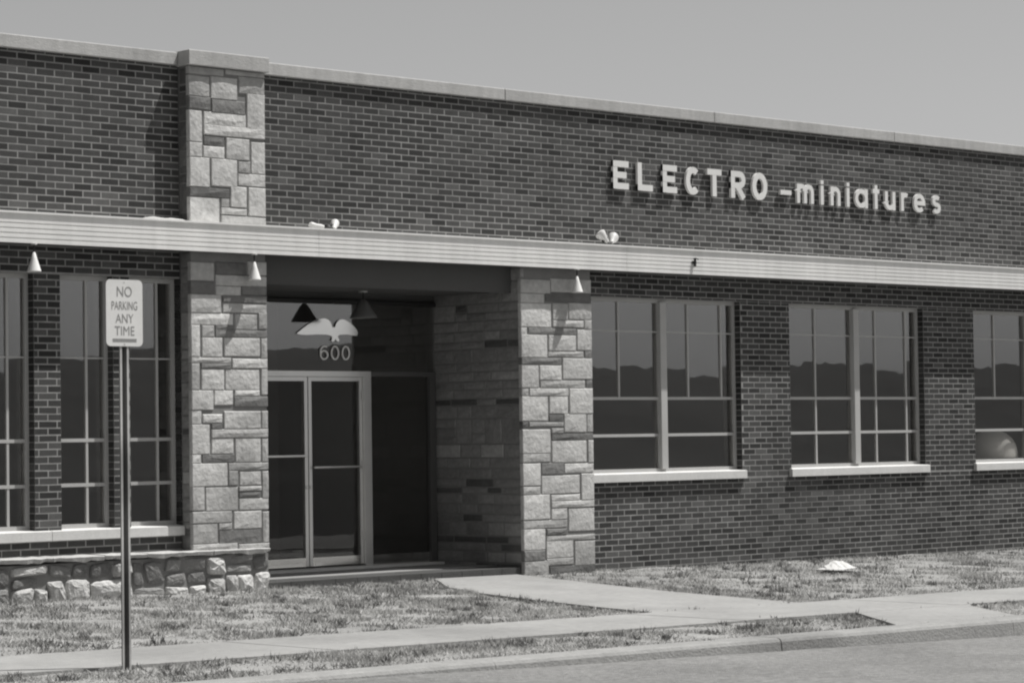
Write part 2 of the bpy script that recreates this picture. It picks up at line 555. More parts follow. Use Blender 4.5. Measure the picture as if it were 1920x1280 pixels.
# brick returns in the window openings
rb = {1: ([], [], []), 2: ([], [], [])}
for w, ops in ((1, RW), (2, LW)):
    V, F, T = rb[w]
    for x0, x1, z0, z1 in ops:
        for xs, sg in ((x0, 1), (x1, -1)):
            k = int(z0 / CO)
            while k * CO < z1:
                b0, b1 = max(k * CO + .005, z0), min((k + 1) * CO - .005, z1)
                for y0, y1 in (((0.006, .098), (.108, .17)) if k % 2 else ((0.006, .165),)):
                    if b1 - b0 > .01:
                        q = len(V)
                        xo = xs + sg * .004
                        V += [(xs - sg * .01, y0, b0), (xo, y0, b0), (xo, y1, b0), (xs - sg * .01, y1, b0), (xs - sg * .01, y0, b1), (xo, y0, b1), (xo, y1, b1), (xs - sg * .01, y1, b1)]
                        F += [tuple(q + i for i in f) for f in BOXF]
                        T += [brick_tone()] * 8
                k += 1
    me = bpy.data.meshes.new('brick_return')
    me.from_pydata(V, [], F)
    bm = bmesh.new(); bm.from_mesh(me); bmesh.ops.recalc_face_normals(bm, faces=bm.faces); bm.to_mesh(me); bm.free()
    at = me.attributes.new('tone', 'FLOAT', 'POINT')
    at.data.foreach_set('value', T)
    link('brick_return', me, 'brick', walls[w])['kind'] = 'stuff'

# stone facing
TONES = {'b': (0.45, 0.57), 'm': (0.34, 0.44), 'd': (0.13, 0.21)}
def stone_mesh(w, h, proud, rough=0.003, depth=0.05):
    """stone with a dressed, slightly uneven face; local: x along, y out of wall is negative, z up; origin centre of back"""
    nx = 4 if w > 0.25 else 3
    nz = 4 if h > 0.15 else 3
    v, f = [], []
    ch = min(0.007, w * .1, h * .1)
    for j in range(nz):
        for i in range(nx):
            edge = i in (0, nx - 1) or j in (0, nz - 1)
            x = -w / 2 + w * i / (nx - 1); z = -h / 2 + h * j / (nz - 1)
            if not edge:
                x += random.uniform(-.25, .25) * w / (nx - 1); z += random.uniform(-.25, .25) * h / (nz - 1)
            else:
                x += -ch * np.sign(x) * (1 if i in (0, nx - 1) else 0) + random.uniform(-.002, .002)
                z += -ch * np.sign(z) * (1 if j in (0, nz - 1) else 0) + random.uniform(-.002, .002)
            y = -proud + (ch * .6 if edge else random.uniform(-rough, rough * .5))
            v.append((x, y, z))
    for j in range(nz - 1):
        for i in range(nx - 1):
            f.append((j * nx + i, j * nx + i + 1, (j + 1) * nx + i + 1, (j + 1) * nx + i))
    ring = list(range(nx)) + [j * nx + nx - 1 for j in range(1, nz)] + [(nz - 1) * nx + i for i in range(nx - 2, -1, -1)] + [j * nx for j in range(nz - 2, 0, -1)]
    k = len(v)
    for q in ring:
        x, y, z = v[q]
        v.append((x + ch * np.sign(x) * (1 if abs(x) > w / 2 - 2.5 * ch else 0), -proud + ch * 2.0, z + ch * np.sign(z) * (1 if abs(z) > h / 2 - 2.5 * ch else 0)))
    k2 = len(v)
    v += [(a, depth, c) for a, b, c in v[k:k2]]
    n = len(ring)
    for i in range(n):
        j = (i + 1) % n
        f.append((ring[j], ring[i], k + i, k + j))
        f.append((k + j, k + i, k2 + i, k2 + j))
    me = bpy.data.meshes.new('stone')
    me.from_pydata(v, [], f)
    bm = bmesh.new(); bm.from_mesh(me); bmesh.ops.recalc_face_normals(bm, faces=bm.faces); bm.to_mesh(me); bm.free()
    return me
def put_stone(rect, tone, parent, y=PY, rot=0.0, mat='stone', name='stone'):
    """rect along x (or along y when rot), z"""
    a0, a1, z0, z1 = rect
    me = stone_mesh(a1 - a0, z1 - z0, random.uniform(0.0, 0.007))
    o = link(name, me, mat, parent)
    c, z = (a0 + a1) / 2, (z0 + z1) / 2
    o.location = (c, y, z) if rot == 0 else (y, c, z)
    o.rotation_euler = (0, 0, rot)
    lo, hi = TONES[tone]
    o['tone'] = random.uniform(lo, hi)
    return o
def ashlar(a0, a1, z0, z1, gap=0.012):
    """random split into dressed blocks"""
    out = []
    def split(x0, x1, y0, y1):
        w, h = x1 - x0, y1 - y0
        if h > 0.30 or (h > 0.16 and random.random() < 0.45):
            c = y0 + h * random.uniform(0.32, 0.68); split(x0, x1, y0, c); split(x0, x1, c, y1); return
        lim = 0.55 if h < .12 else 0.46
        if w > lim and w > 0.3:
            c = x0 + w * random.uniform(0.34, 0.66); split(x0, c, y0, y1); split(c, x1, y0, y1); return
        out.append((x0 + gap / 2, x1 - gap / 2, y0 + gap / 2, y1 - gap / 2, random.choice('bmmmmm' if h > .1 else 'mmmmdd')))
    split(a0, a1, z0, z1)
    return out
LOWER_L = [(-4.55,-4.29,3.15,3.33,'m'),(-4.27,-3.88,3.22,3.34,'d'),(-3.86,-3.6,3.23,3.36,'m'),(-4.27,-3.61,3.11,3.21,'m'),(-4.56,-4.29,3.02,3.14,'d'),(-4.27,-3.95,3.01,3.1,'m'),(-3.94,-3.61,3.02,3.11,'d'),(-4.56,-4.2,2.83,3.01,'m'),(-4.18,-3.61,2.94,3.01,'d'),(-4.18,-3.61,2.84,2.93,'m'),(-4.56,-4.05,2.71,2.82,'b'),(-4.03,-3.74,2.67,2.82,'m'),(-3.73,-3.61,2.68,2.84,'m'),(-4.56,-4.47,2.39,2.7,'b'),(-4.45,-4.29,2.59,2.7,'m'),(-4.28,-3.61,2.59,2.66,'d'),(-4.28,-4.05,2.66,2.71,'d'),(-4.45,-4.19,2.39,2.58,'b'),(-4.17,-3.71,2.4,2.58,'b'),(-3.7,-3.62,2.38,2.58,'m'),(-4.56,-4.08,2.33,2.38,'m'),(-4.46,-4.08,2.27,2.32,'d'),(-4.57,-4.48,2.06,2.32,'m'),(-4.07,-3.62,2.28,2.37,'b'),(-4.46,-4.17,2.06,2.26,'b'),(-4.16,-3.72,2.06,2.26,'b'),(-3.7,-3.62,2.01,2.27,'m'),(-4.55,-4.31,1.86,2.05,'b'),(-4.3,-4.06,1.91,2.05,'b'),(-4.04,-3.72,2.0,2.05,'b'),(-4.05,-3.62,1.89,1.99,'d'),(-4.56,-4.46,1.72,1.85,'b'),(-4.45,-4.2,1.73,1.81,'b'),(-4.18,-3.71,1.67,1.84,'b'),(-3.7,-3.6,1.67,1.84,'m'),(-4.54,-4.36,1.42,1.71,'b'),(-4.34,-4.2,1.67,1.72,'d'),(-4.34,-3.6,1.58,1.66,'m'),(-4.34,-4.06,1.42,1.57,'b'),(-4.04,-3.71,1.33,1.57,'b'),(-3.7,-3.6,1.33,1.56,'m'),(-4.46,-4.05,1.33,1.41,'d'),(-4.54,-4.47,1.33,1.41,'b'),(-4.54,-4.14,1.1,1.32,'b'),(-4.13,-3.61,1.25,1.32,'m'),(-4.13,-4.01,1.1,1.24,'m'),(-3.99,-3.71,1.1,1.23,'b'),(-3.7,-3.6,0.96,1.23,'m'),(-4.53,-4.43,0.86,1.09,'m'),(-4.42,-4.01,0.85,1.08,'b'),(-4.0,-3.71,1.04,1.08,'b'),(-4.0,-3.72,0.97,1.03,'d'),(-4.0,-3.6,0.85,0.96,'b'),(-4.53,-4.09,0.73,0.84,'m'),(-4.07,-3.71,0.66,0.83,'b'),(-3.7,-3.6,0.51,0.82,'m'),(-4.26,-4.09,0.66,0.72,'m'),(-4.53,-4.27,0.53,0.72,'m'),(-4.26,-3.71,0.51,0.65,'d'),(-4.53,-4.02,0.45,0.52,'m'),(-4.01,-3.6,0.43,0.5,'m')]
LOWER_R = [(0.0,0.47,3.15,3.3,'m'),(0.48,1.15,3.17,3.32,'m'),(-0.0,0.37,3.04,3.14,'b'),(0.39,1.14,3.06,3.16,'d'),(-0.0,0.48,2.77,3.03,'b'),(0.5,0.75,2.86,3.04,'m'),(0.76,1.14,2.87,3.05,'m'),(0.5,1.0,2.78,2.85,'b'),(1.01,1.14,2.76,2.86,'m'),(-0.01,0.1,2.68,2.76,'b'),(0.11,0.88,2.69,2.76,'d'),(0.89,1.14,2.52,2.75,'b'),(-0.01,0.41,2.43,2.68,'b'),(0.43,0.87,2.51,2.68,'b'),(0.42,0.99,2.44,2.5,'m'),(1.01,1.13,2.43,2.51,'d'),(-0.02,0.63,2.35,2.42,'d'),(-0.0,0.27,2.09,2.34,'b'),(0.28,0.63,2.18,2.34,'b'),(0.65,1.13,2.19,2.42,'b'),(0.29,1.01,2.09,2.17,'m'),(1.02,1.12,2.09,2.18,'d'),(-0.0,0.11,2.0,2.08,'m'),(0.12,0.74,2.0,2.08,'b'),(0.75,1.12,1.8,2.08,'b'),(0.0,0.41,1.72,1.99,'b'),(0.43,0.73,1.8,1.99,'b'),(0.42,0.65,1.71,1.78,'d'),(0.66,1.02,1.59,1.79,'b'),(1.03,1.11,1.59,1.79,'m'),(-0.01,0.1,1.65,1.71,'d'),(0.11,0.65,1.66,1.7,'m'),(0.0,0.44,1.36,1.62,'b'),(0.46,0.65,1.58,1.63,'m'),(0.46,1.14,1.5,1.57,'d'),(-0.0,0.43,1.26,1.35,'m'),(0.46,1.02,1.25,1.49,'b'),(1.04,1.13,1.24,1.49,'m'),(-0.01,0.28,1.0,1.24,'b'),(0.29,0.65,1.12,1.24,'d'),(0.66,1.13,1.13,1.23,'b'),(-0.0,0.27,0.9,0.98,'m'),(0.29,0.9,0.9,1.1,'b'),(0.92,1.13,0.82,1.11,'b'),(-0.0,0.42,0.62,0.89,'b'),(0.44,0.9,0.82,0.88,'b'),(0.44,1.13,0.74,0.81,'b'),(0.44,0.69,0.61,0.73,'b'),(0.71,1.13,0.47,0.72,'b'),(-0.01,0.69,0.52,0.6,'m'),(0.0,0.34,0.28,0.51,'b'),(0.36,0.68,0.44,0.5,'d'),(0.35,1.12,0.37,0.42,'m'),(0.35,0.78,0.18,0.37,'b'),(0.8,1.12,0.08,0.35,'m'),(0.01,0.33,0.16,0.27,'d'),(0.0,0.38,-0.01,0.15,'m'),(0.35,0.78,0.1,0.17,'m'),(0.4,1.11,-0.04,0.08,'d')]
UPPER = [(-4.58,-4.14,5.22,5.29,'m'),(-4.12,-3.63,5.25,5.31,'m'),(-4.58,-4.32,5.0,5.2,'m'),(-4.31,-3.97,4.99,5.21,'b'),(-3.95,-3.63,5.07,5.24,'m'),(-4.58,-4.31,4.87,4.99,'d'),(-4.3,-3.87,4.85,4.98,'d'),(-3.85,-3.63,4.7,5.07,'b'),(-4.58,-4.42,4.54,4.85,'b'),(-4.4,-3.86,4.72,4.85,'b'),(-4.4,-3.63,4.62,4.72,'b'),(-4.4,-4.14,4.51,4.6,'d'),(-4.57,-4.42,4.39,4.53,'b'),(-4.41,-4.14,4.39,4.5,'b'),(-4.12,-3.82,4.39,4.6,'b'),(-3.8,-3.63,4.26,4.58,'b'),(-4.57,-4.33,4.09,4.38,'b'),(-4.31,-3.98,4.11,4.38,'b'),(-3.97,-3.81,4.26,4.37,'m'),(-3.97,-3.63,4.13,4.25,'b'),(-4.56,-4.08,3.99,4.08,'d'),(-4.07,-3.86,3.91,4.11,'b'),(-3.84,-3.63,3.83,4.11,'b'),(-4.56,-4.21,3.68,3.98,'b'),(-4.19,-4.08,3.9,3.99,'m'),(-4.19,-3.86,3.83,3.89,'b'),(-4.19,-3.64,3.71,3.81,'m')]


def pillar(xr, z0, z1, lay, left_side=True):
    core = box('stone_pillar', xr[0] + .012, xr[1] - .012, PY + .012, 0.28, z0, z1, 'stone_joint', bld)
    for a0, a1, b0, b1, t in lay:
        if abs(a0 - xr[0]) < .075: a0 = xr[0]
        if abs(a1 - xr[1]) < .04: a1 = xr[1]
        b0, b1 = max(b0, z0 + .004), min(b1, z1 - .004)
        put_stone((a0, a1, b0 - .003, b1 + .003), t, core)
    return core
up_p = pillar(PL, CAN1 - 0.08, TOP - .012, UPPER)
lo_l = pillar(PL, -0.2, CAN0 + .05, LOWER_L)
lo_r = pillar(PR, -0.3, CAN0 + .05, LOWER_R)
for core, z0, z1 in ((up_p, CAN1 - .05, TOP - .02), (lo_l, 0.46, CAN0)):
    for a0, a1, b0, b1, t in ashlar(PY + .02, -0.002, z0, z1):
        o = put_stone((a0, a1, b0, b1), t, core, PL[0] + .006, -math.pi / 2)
        o['tone'] *= 0.30 if core is up_p else 0.6  # left returns darkened: shade put into the tone, upper ones dark as brick

# recess: side walls, back wall, ceiling, floor
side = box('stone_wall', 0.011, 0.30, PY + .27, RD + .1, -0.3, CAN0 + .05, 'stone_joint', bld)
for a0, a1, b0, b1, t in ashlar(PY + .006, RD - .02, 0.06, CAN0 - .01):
    put_stone((a0, a1, b0, b1), t, side, 0.006, -math.pi / 2)['tone'] *= 0.6  # recess shade put into the tone of these side wall stones
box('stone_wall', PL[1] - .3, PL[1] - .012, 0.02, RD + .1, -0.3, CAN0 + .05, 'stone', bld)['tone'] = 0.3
RC = 3.17
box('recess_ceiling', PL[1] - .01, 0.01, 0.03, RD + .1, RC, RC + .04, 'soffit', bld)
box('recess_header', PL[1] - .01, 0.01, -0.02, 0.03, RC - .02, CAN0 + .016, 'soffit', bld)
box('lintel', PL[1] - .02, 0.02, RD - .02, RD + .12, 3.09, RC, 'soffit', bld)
fl = empty('recess_floor', parent=bld)
for i in range(12):
    for j in range(5):
        o = box('tile', -3.6 + i * .3 + .003, -3.6 + i * .3 + .297, -.13 + j * .29 + .003, -.13 + j * .29 + .287, -0.2,
                0.092 + random.uniform(-.001, .001), 'tile', fl)

# canopy
prof = [(FY, CAN0), (FY, CAN0 + .034)]
z = CAN0 + .034
while z < CAN1 - .075:
    prof += [(FY + .010, z + .004), (FY + .010, z + .013), (FY, z + .017), (FY, z + .047)]
    z += .047
prof += [(FY, CAN1 - .022), (FY - .016, CAN1 - .018), (FY - .016, CAN1), (-0.001, CAN1 + .012), (-0.001, CAN0 + .02), (FY + .02, CAN0 + .02), (FY + .02, CAN0)]
can = MB()
for a, b in ((BX0, -7.62), (-7.616, -3.02), (-3.016, 1.60), (1.604, 6.2), (6.204, BX1)):
    can.extrude_x(prof, a, b)
can = can.build('canopy', 'fascia', bld)
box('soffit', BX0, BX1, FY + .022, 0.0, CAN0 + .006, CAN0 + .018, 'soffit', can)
mb = MB()
for i in range(24):
    t = i / 23
    hgt = .046 * math.sin(math.pi * t) ** .7 * (.75 + .25 * math.sin(9 * t) + random.uniform(-.08, .08))
    xx = -5.14 + .52 * t
    mb.v += [(xx, -.235, CAN1 + .001), (xx, -.19, CAN1 + .004 + hgt * .7), (xx, -.11, CAN1 + .006 + hgt), (xx, -.02, CAN1 + .012 + hgt * .6), (xx, -.004, CAN1 + .002)]
for i in range(23):
    for q in range(4):
        mb.f.append((i * 5 + q, i * 5 + q + 1, (i + 1) * 5 + q + 1, (i + 1) * 5 + q))
mb.build('flashing', 'cap', can)

# coping
for a, b, y in ((BX0, PL[0] - .03, -0.045), (PL[1] + .03, BX1, -0.045)):
    n = max(1, round((b - a) / 3.6))
    for i in range(n):
        box('coping', a + (b - a) * i / n + .002, a + (b - a) * (i + 1) / n - .002, y, 0.36, TOP, TOP + .128, 'coping', bld, .006)
box('coping', PL[0] - .028, PL[1] + .028, PY - .045, 0.38, TOP + .001 - .01, TOP + .142, 'coping', bld, .006)

# roof, rear walls, interior
box('roof', BX0, BX1, 0.30, 9.7, 5.0, 5.12, 'roofing', bld)
box('side_wall', BX0, BX0 + .3, 0.30, 10, -0.5, TOP, 'interior', bld)
box('side_wall', BX1 - .3, BX1, 0.30, 10, -0.5, TOP, 'interior', bld)
box('rear_wall', BX0, BX1, 9.7, 10, -0.5, TOP, 'interior', bld)
box('inner_floor', BX0 + .3, BX1 - .3, 0.30, 9.7, -0.3, 0.10, 'interior', bld)
box('inner_ceiling', BX0 + .3, BX1 - .3, 0.30, 9.7, 3.5, 3.6, 'interior', bld)
box('partition', BX0 + .3, BX1 - .3, 4.5, 4.6, 0.1, 3.5, 'interior', bld)
box('partition', 0.30, 0.42, 0.3, 4.5, 0.1, 3.5, 'interior', bld)
box('partition', PL[1] - .42, PL[1] - .3, 0.3, 4.5, 0.1, 3.5, 'interior', bld)

# windows
def window(x0, x1, z0, z1, mullion, verts, hors, screen_z, deep=GY):
    f = MB()
    e = 0.045
    f.box(x0, x0 + e, deep - .03, deep + .06, z0, z1)
    f.box(x1 - e, x1, deep - .03, deep + .06, z0, z1)
    f.box(x0 + e, x1 - e, deep - .03, deep + .06, z0, z0 + e)
    f.box(x0 + e, x1 - e, deep - .03, deep + .06, z1 - e, z1)
    w = f.build('window', 'frame', bld)
    xs = [x0 + e, x1 - e]
    if mullion:
        box('mullion', mullion - .055, mullion + .055, deep - .07, deep + .05, z0 + e - .01, z1 - e + .01, 'frame', w, .004)
        xs = [x0 + e, mullion - .055, mullion + .055, x1 - e]
    for i in range(0, len(xs), 2):
        a, b = xs[i], xs[i + 1]
        cuts = sorted(q for q in verts if a < q[0] < b)
        zs = [z0 + e] + sorted(hors) + [z1 - e]
        for h in hors:
            box('rail', a - .003, b + .003, deep - .022, deep + .02, h - .017, h + .017, 'frame', w)
        for vx, va, vb in cuts:
            box('muntin', vx - .013, vx + .013, deep - .018, deep + .016, va, vb, 'frame', w)
        for za, zb in zip(zs[:-1], zs[1:]):
            # panes between rails, split at the bars that cross this row
            px = [a] + [q[0] for q in cuts if q[1] <= za + .05 and q[2] >= zb - .05] + [b]
            for pa, pb in zip(px[:-1], px[1:]):
                p = box('pane', pa - .004, pb + .004, deep - .002, deep + .002, za - .004, zb + .004, 'glass', w)
                p.rotation_euler = (0, 0, 0)
                # every pane sits a touch differently in its putty
                c = Vector(((pa + pb) / 2, deep, (za + zb) / 2))
                p.data.transform(Matrix.Translation(-c))
                p.location = c
                p.rotation_euler = (random.gauss(0, .0014), 0, random.gauss(0, .0022))
    for i in range(0, len(xs), 2):
        box('glazing_bar', xs[i] - .002, xs[i + 1] + .002, deep - .014, deep + .012, screen_z - .008, screen_z + .008, 'frame', w)
    return w
H = [1.539, 1.973]
window(*RW[0], 2.58, [(1.86, 1.97, 3.105), (3.065, 1.97, 3.105), (3.662, 1.97, 3.105)], H, 2.76)
window(*RW[1], 6.22, [(5.45, 1.145, 3.105), (6.67, 1.145, 3.105), (7.305, 1.145, 3.105)], H, 2.77)
window(*RW[2], 10.02, [(9.262, 1.97, 3.105), (10.70, 1.97, 3.105)], H, 2.77)
for (a, b, c, d), v in zip(LW, (-6.555, -5.648, -4.80)):
    window(a, b, c, d, None, [(v, c + .045, d - .045)], [1.138, 1.571], 2.37)
def sill(x0, x1, z0, z1):
    MB().extrude_x([(-0.05, z0), (-0.05, z1 - .008), (-0.042, z1 - .003), (0.088, z1 + .008), (0.088, z0)], x0, x1).build('sill', 'limestone', bld)
sill(PR[1] + .002, 3.935, 1.0, 1.098)
sill(4.79, 7.59, 1.0, 1.098)
sill(8.61, 11.44, 1.0, 1.098)
sill(BX0, -6.163, 0.615, 0.712)
sill(-6.157, PL[0] - .004, 0.615, 0.712)

# entrance: aluminium and glass
ent = empty('entrance', parent=bld)
DY = RD - .02
fr = MB()
fr.box(PL[1], -1.0, DY - .05, DY + .05, 2.24, 2.30)             # header
for a, b in ((-2.86, -2.78), (-1.11, -1.0)):
    fr.box(a, b, DY - .05, DY + .05, 0.09, 2.24)
fr.build('door_frame', 'aluminium', ent)
sf = MB().box(-1.0, -0.012, DY - .04, DY + .04, 2.245, 2.295).box(-0.10, -0.012, DY - .04, DY + .04, 0.09, 2.245)
sf.build('sidelight_frame', 'dark_frame', ent)
box('head_frame', PL[1], 0.0, DY - .05, DY + .05, 3.05, 3.09, 'dark_metal', ent)
for a, b in ((PL[1], -2.86), (-2.86, -0.012)):
    box('transom', a, b, DY - .002, DY + .002, 2.30, 3.05, 'transom_glass', ent)
for a, b in ((PL[1], -2.86), (-1.0, -0.10)):
    box('sidelight', a, b, DY - .002, DY + .002, 0.24, 2.24, 'door_glass', ent)
    box('kick_plate', a, b, DY - .02, DY + .02, 0.13, 0.24, 'polished', ent)
for a, b, s in ((-2.778, -1.908, 1), (-1.896, -1.113, 1)):
    d = MB()
    d.box(a, a + .045, DY - .022, DY + .022, 0.15, 2.236)
    d.box(b - .045, b, DY - .022, DY + .022, 0.15, 2.236)
    d.box(a + .045, b - .045, DY - .022, DY + .022, 2.19, 2.236)
    d = d.build('door', 'aluminium', ent)
    box('kick_plate', a + .045, b - .045, DY - .021, DY + .021, 0.15, 0.245, 'polished', d)
    box('pane', a + .04, b - .04, DY - .003, DY + .003, 0.24, 2.195, 'door_glass', d)
    hz = 1.365 if a < -2.5 else 1.235
    h = MB()
    h.rod((a + .05, DY - .065, hz), (b - .05, DY - .065, hz), .014, 8)
    for q in (a + .08, b - .08): h.rod((q, DY - .065, hz), (q, DY - .0, hz), .008, 6)
    h.build('push_bar', 'aluminium', d, smooth=True)
    MB().lathe([(.020, 0), (.020, .006), (.014, .012)], 12, (b - .022 if a < -2.5 else a + .022, DY - .022, 1.02), (0, -1, 0)).build('lock', 'aluminium', d, smooth=True)
    for q in (.42, 1.2, 1.98):
        MB().rod(((a + .006 if a < -2.5 else b - .006), DY - .028, q), ((a + .006 if a < -2.5 else b - .006), DY - .028, q + .10), .009, 8).build('hinge', 'aluminium', d, smooth=True)
box('threshold', PL[1], -0.012, DY - .16, DY + .1, 0.08, 0.128, 'limestone', ent)

# rubble base with cap
base = box('rubble_base', BX0, PL[1] - .05, -0.205, 0.0, -0.2, 0.405, 'stone_joint', bld)
def rock(w, h, d):
    """lumpy hewn stone, origin at the centre of its back"""
    nx, nz = 5, 4
    v, f = [], []
    sk = random.uniform(-.2, .2)
    PEXP = random.uniform(.26, .46)
    for layer, (sc, yy) in enumerate(((1.0, 0.06), (1.0, -.25 * d), (0.90, -.72 * d), (0.55, -d))):
        for i in range(12):
            a = 2 * math.pi * i / 12 + random.uniform(-.1, .1)
            # superellipse outline
            c, s_ = math.cos(a), math.sin(a)
            p = PEXP
            x = w / 2 * math.copysign(abs(c) ** p, c) * sc * random.uniform(.93, 1.0)
            z = h / 2 * math.copysign(abs(s_) ** p, s_) * sc * random.uniform(.91, 1.0)
            v.append((x + sk * z, yy * random.uniform(.8, 1.1), z + sk * .3 * x))
    for l in range(3):
        for i in range(12):
            j = (i + 1) % 12
            f.append((l * 12 + i, l * 12 + j, (l + 1) * 12 + j, (l + 1) * 12 + i))
    k = len(v)
    v.append((random.uniform(-.15, .15) * w, -d * 1.08, random.uniform(-.1, .2) * h))
    f += [(36 + i, 36 + (i + 1) % 12, k) for i in range(12)]
    me = bpy.data.meshes.new('stone')
    me.from_pydata(v, [], f)
    bm = bmesh.new(); bm.from_mesh(me); bmesh.ops.recalc_face_normals(bm, faces=bm.faces); bm.to_mesh(me); bm.free()
    return me
x = -8.6
while x < PL[1] - .2:
    w = random.uniform(.22, .52)
    w = min(w, PL[1] - .055 - x)
    if PL[1] - .055 - (x + w) < .18: w = PL[1] - .055 - x
    zb = yard(x, -.2) - .05
    lowh = random.uniform(.30, .64) * (0.40 - zb)
    for z, hh, low in ((zb, lowh, True), (zb + lowh, 0.40 - zb - lowh, False)):
        rows = [hh] if (low or random.random() < .45) else [hh * .5, hh * .5]
        for hr in rows:
            cut = [w] if (w < .34 or random.random() < .4) else [w * random.uniform(.35, .65)]
            if len(cut) == 1 and cut[0] < w: cut.append(w - cut[0])
            xx = x
            for ww in cut:
                pale = random.random() < (.62 if low else .16)
                d = random.uniform(.035, .075) if pale else random.uniform(.012, .04)
                o = link('stone', rock(ww * .97, hr * (.96 if low else .93) * random.uniform(.86, 1), d), 'rubble', base)
                o.location = (xx + ww / 2, -0.205, z + hr / 2)
                o.rotation_euler = (random.gauss(0, .07), random.gauss(0, .07), random.gauss(0, .09))
                o['tone'] = random.uniform(.38, .56) if pale else random.uniform(.14, .30)
                xx += ww
            z += hr
    x += w
x = -8.8
while x < PL[1] - .1:
    w = random.uniform(.45, .95)
    if PL[1] - .06 - (x + w) < .3: w = PL[1] - .06 - x
    n = 9
    mb = MB()
    top0, top1 = .468 - .004 * (x + 7), .468 - .004 * (x + w + 7)
    yf = [-.268 + random.uniform(-.014, .010) for _ in range(n)]
    th = [random.uniform(.026, .056) for _ in range(n)]
    for i in range(n):
        t = i / (n - 1)
        xx = x + .003 + (w - .006) * t
        zt = top0 + (top1 - top0) * t + random.uniform(-.004, .004)
        mb.v += [(xx, yf[i], zt - .006), (xx, yf[i] + .008, zt), (xx, -.003, zt + .006), (xx, -.003, zt - .06), (xx, yf[i] + .01, zt - th[i])]
    for i in range(n - 1):
        for q in range(5):
            mb.f.append((i * 5 + q, i * 5 + (q + 1) % 5, (i + 1) * 5 + (q + 1) % 5, (i + 1) * 5 + q))
    mb.f += [(0, 1, 2, 3, 4), tuple((n - 1) * 5 + q for q in (4, 3, 2, 1, 0))]
    mb.build('cap_stone', 'cap', base)
    x += w

# ------------------------------------------------------------------ lettering on the wall
sign = empty('sign_lettering', (1.66, -0.001, 4.41))
tag(sign, 'raised pale letters reading ELECTRO-miniatures on the upper brick wall', 'lettering')
LET = [('E', 1.658, 1.919, 4.412, 4.742), ('L', 2.074, 2.331, 4.412, 4.742), ('E', 2.507, 2.755, 4.412, 4.742), ('C', 2.905, 3.165, 4.412, 4.745),
       ('T', 3.300, 3.556, 4.412, 4.742), ('R', 3.729, 3.996, 4.412, 4.742), ('O', 4.125, 4.406, 4.408, 4.746), ('-', 4.658, 4.863, 4.50, 4.56),
       ('m', 4.976, 5.299, 4.412, 4.652), ('i', 5.430, 5.505, 4.412, 4.72), ('n', 5.636, 5.829, 4.412, 4.652), ('i', 5.948, 6.023, 4.412, 4.72),
       ('a', 6.130, 6.385, 4.410, 4.654), ('t', 6.491, 6.624, 4.412, 4.72), ('u', 6.745, 6.957, 4.410, 4.652), ('r', 7.080, 7.227, 4.412, 4.652),
       ('e', 7.352, 7.592, 4.410, 4.654), ('s', 7.754, 7.928, 4.410, 4.654)]
def arc(cx, cz, rx, rz, a0, a1, n=14):
    return [(cx + rx * math.cos(math.radians(a0 + (a1 - a0) * i / n)), cz + rz * math.sin(math.radians(a0 + (a1 - a0) * i / n))) for i in range(n + 1)]
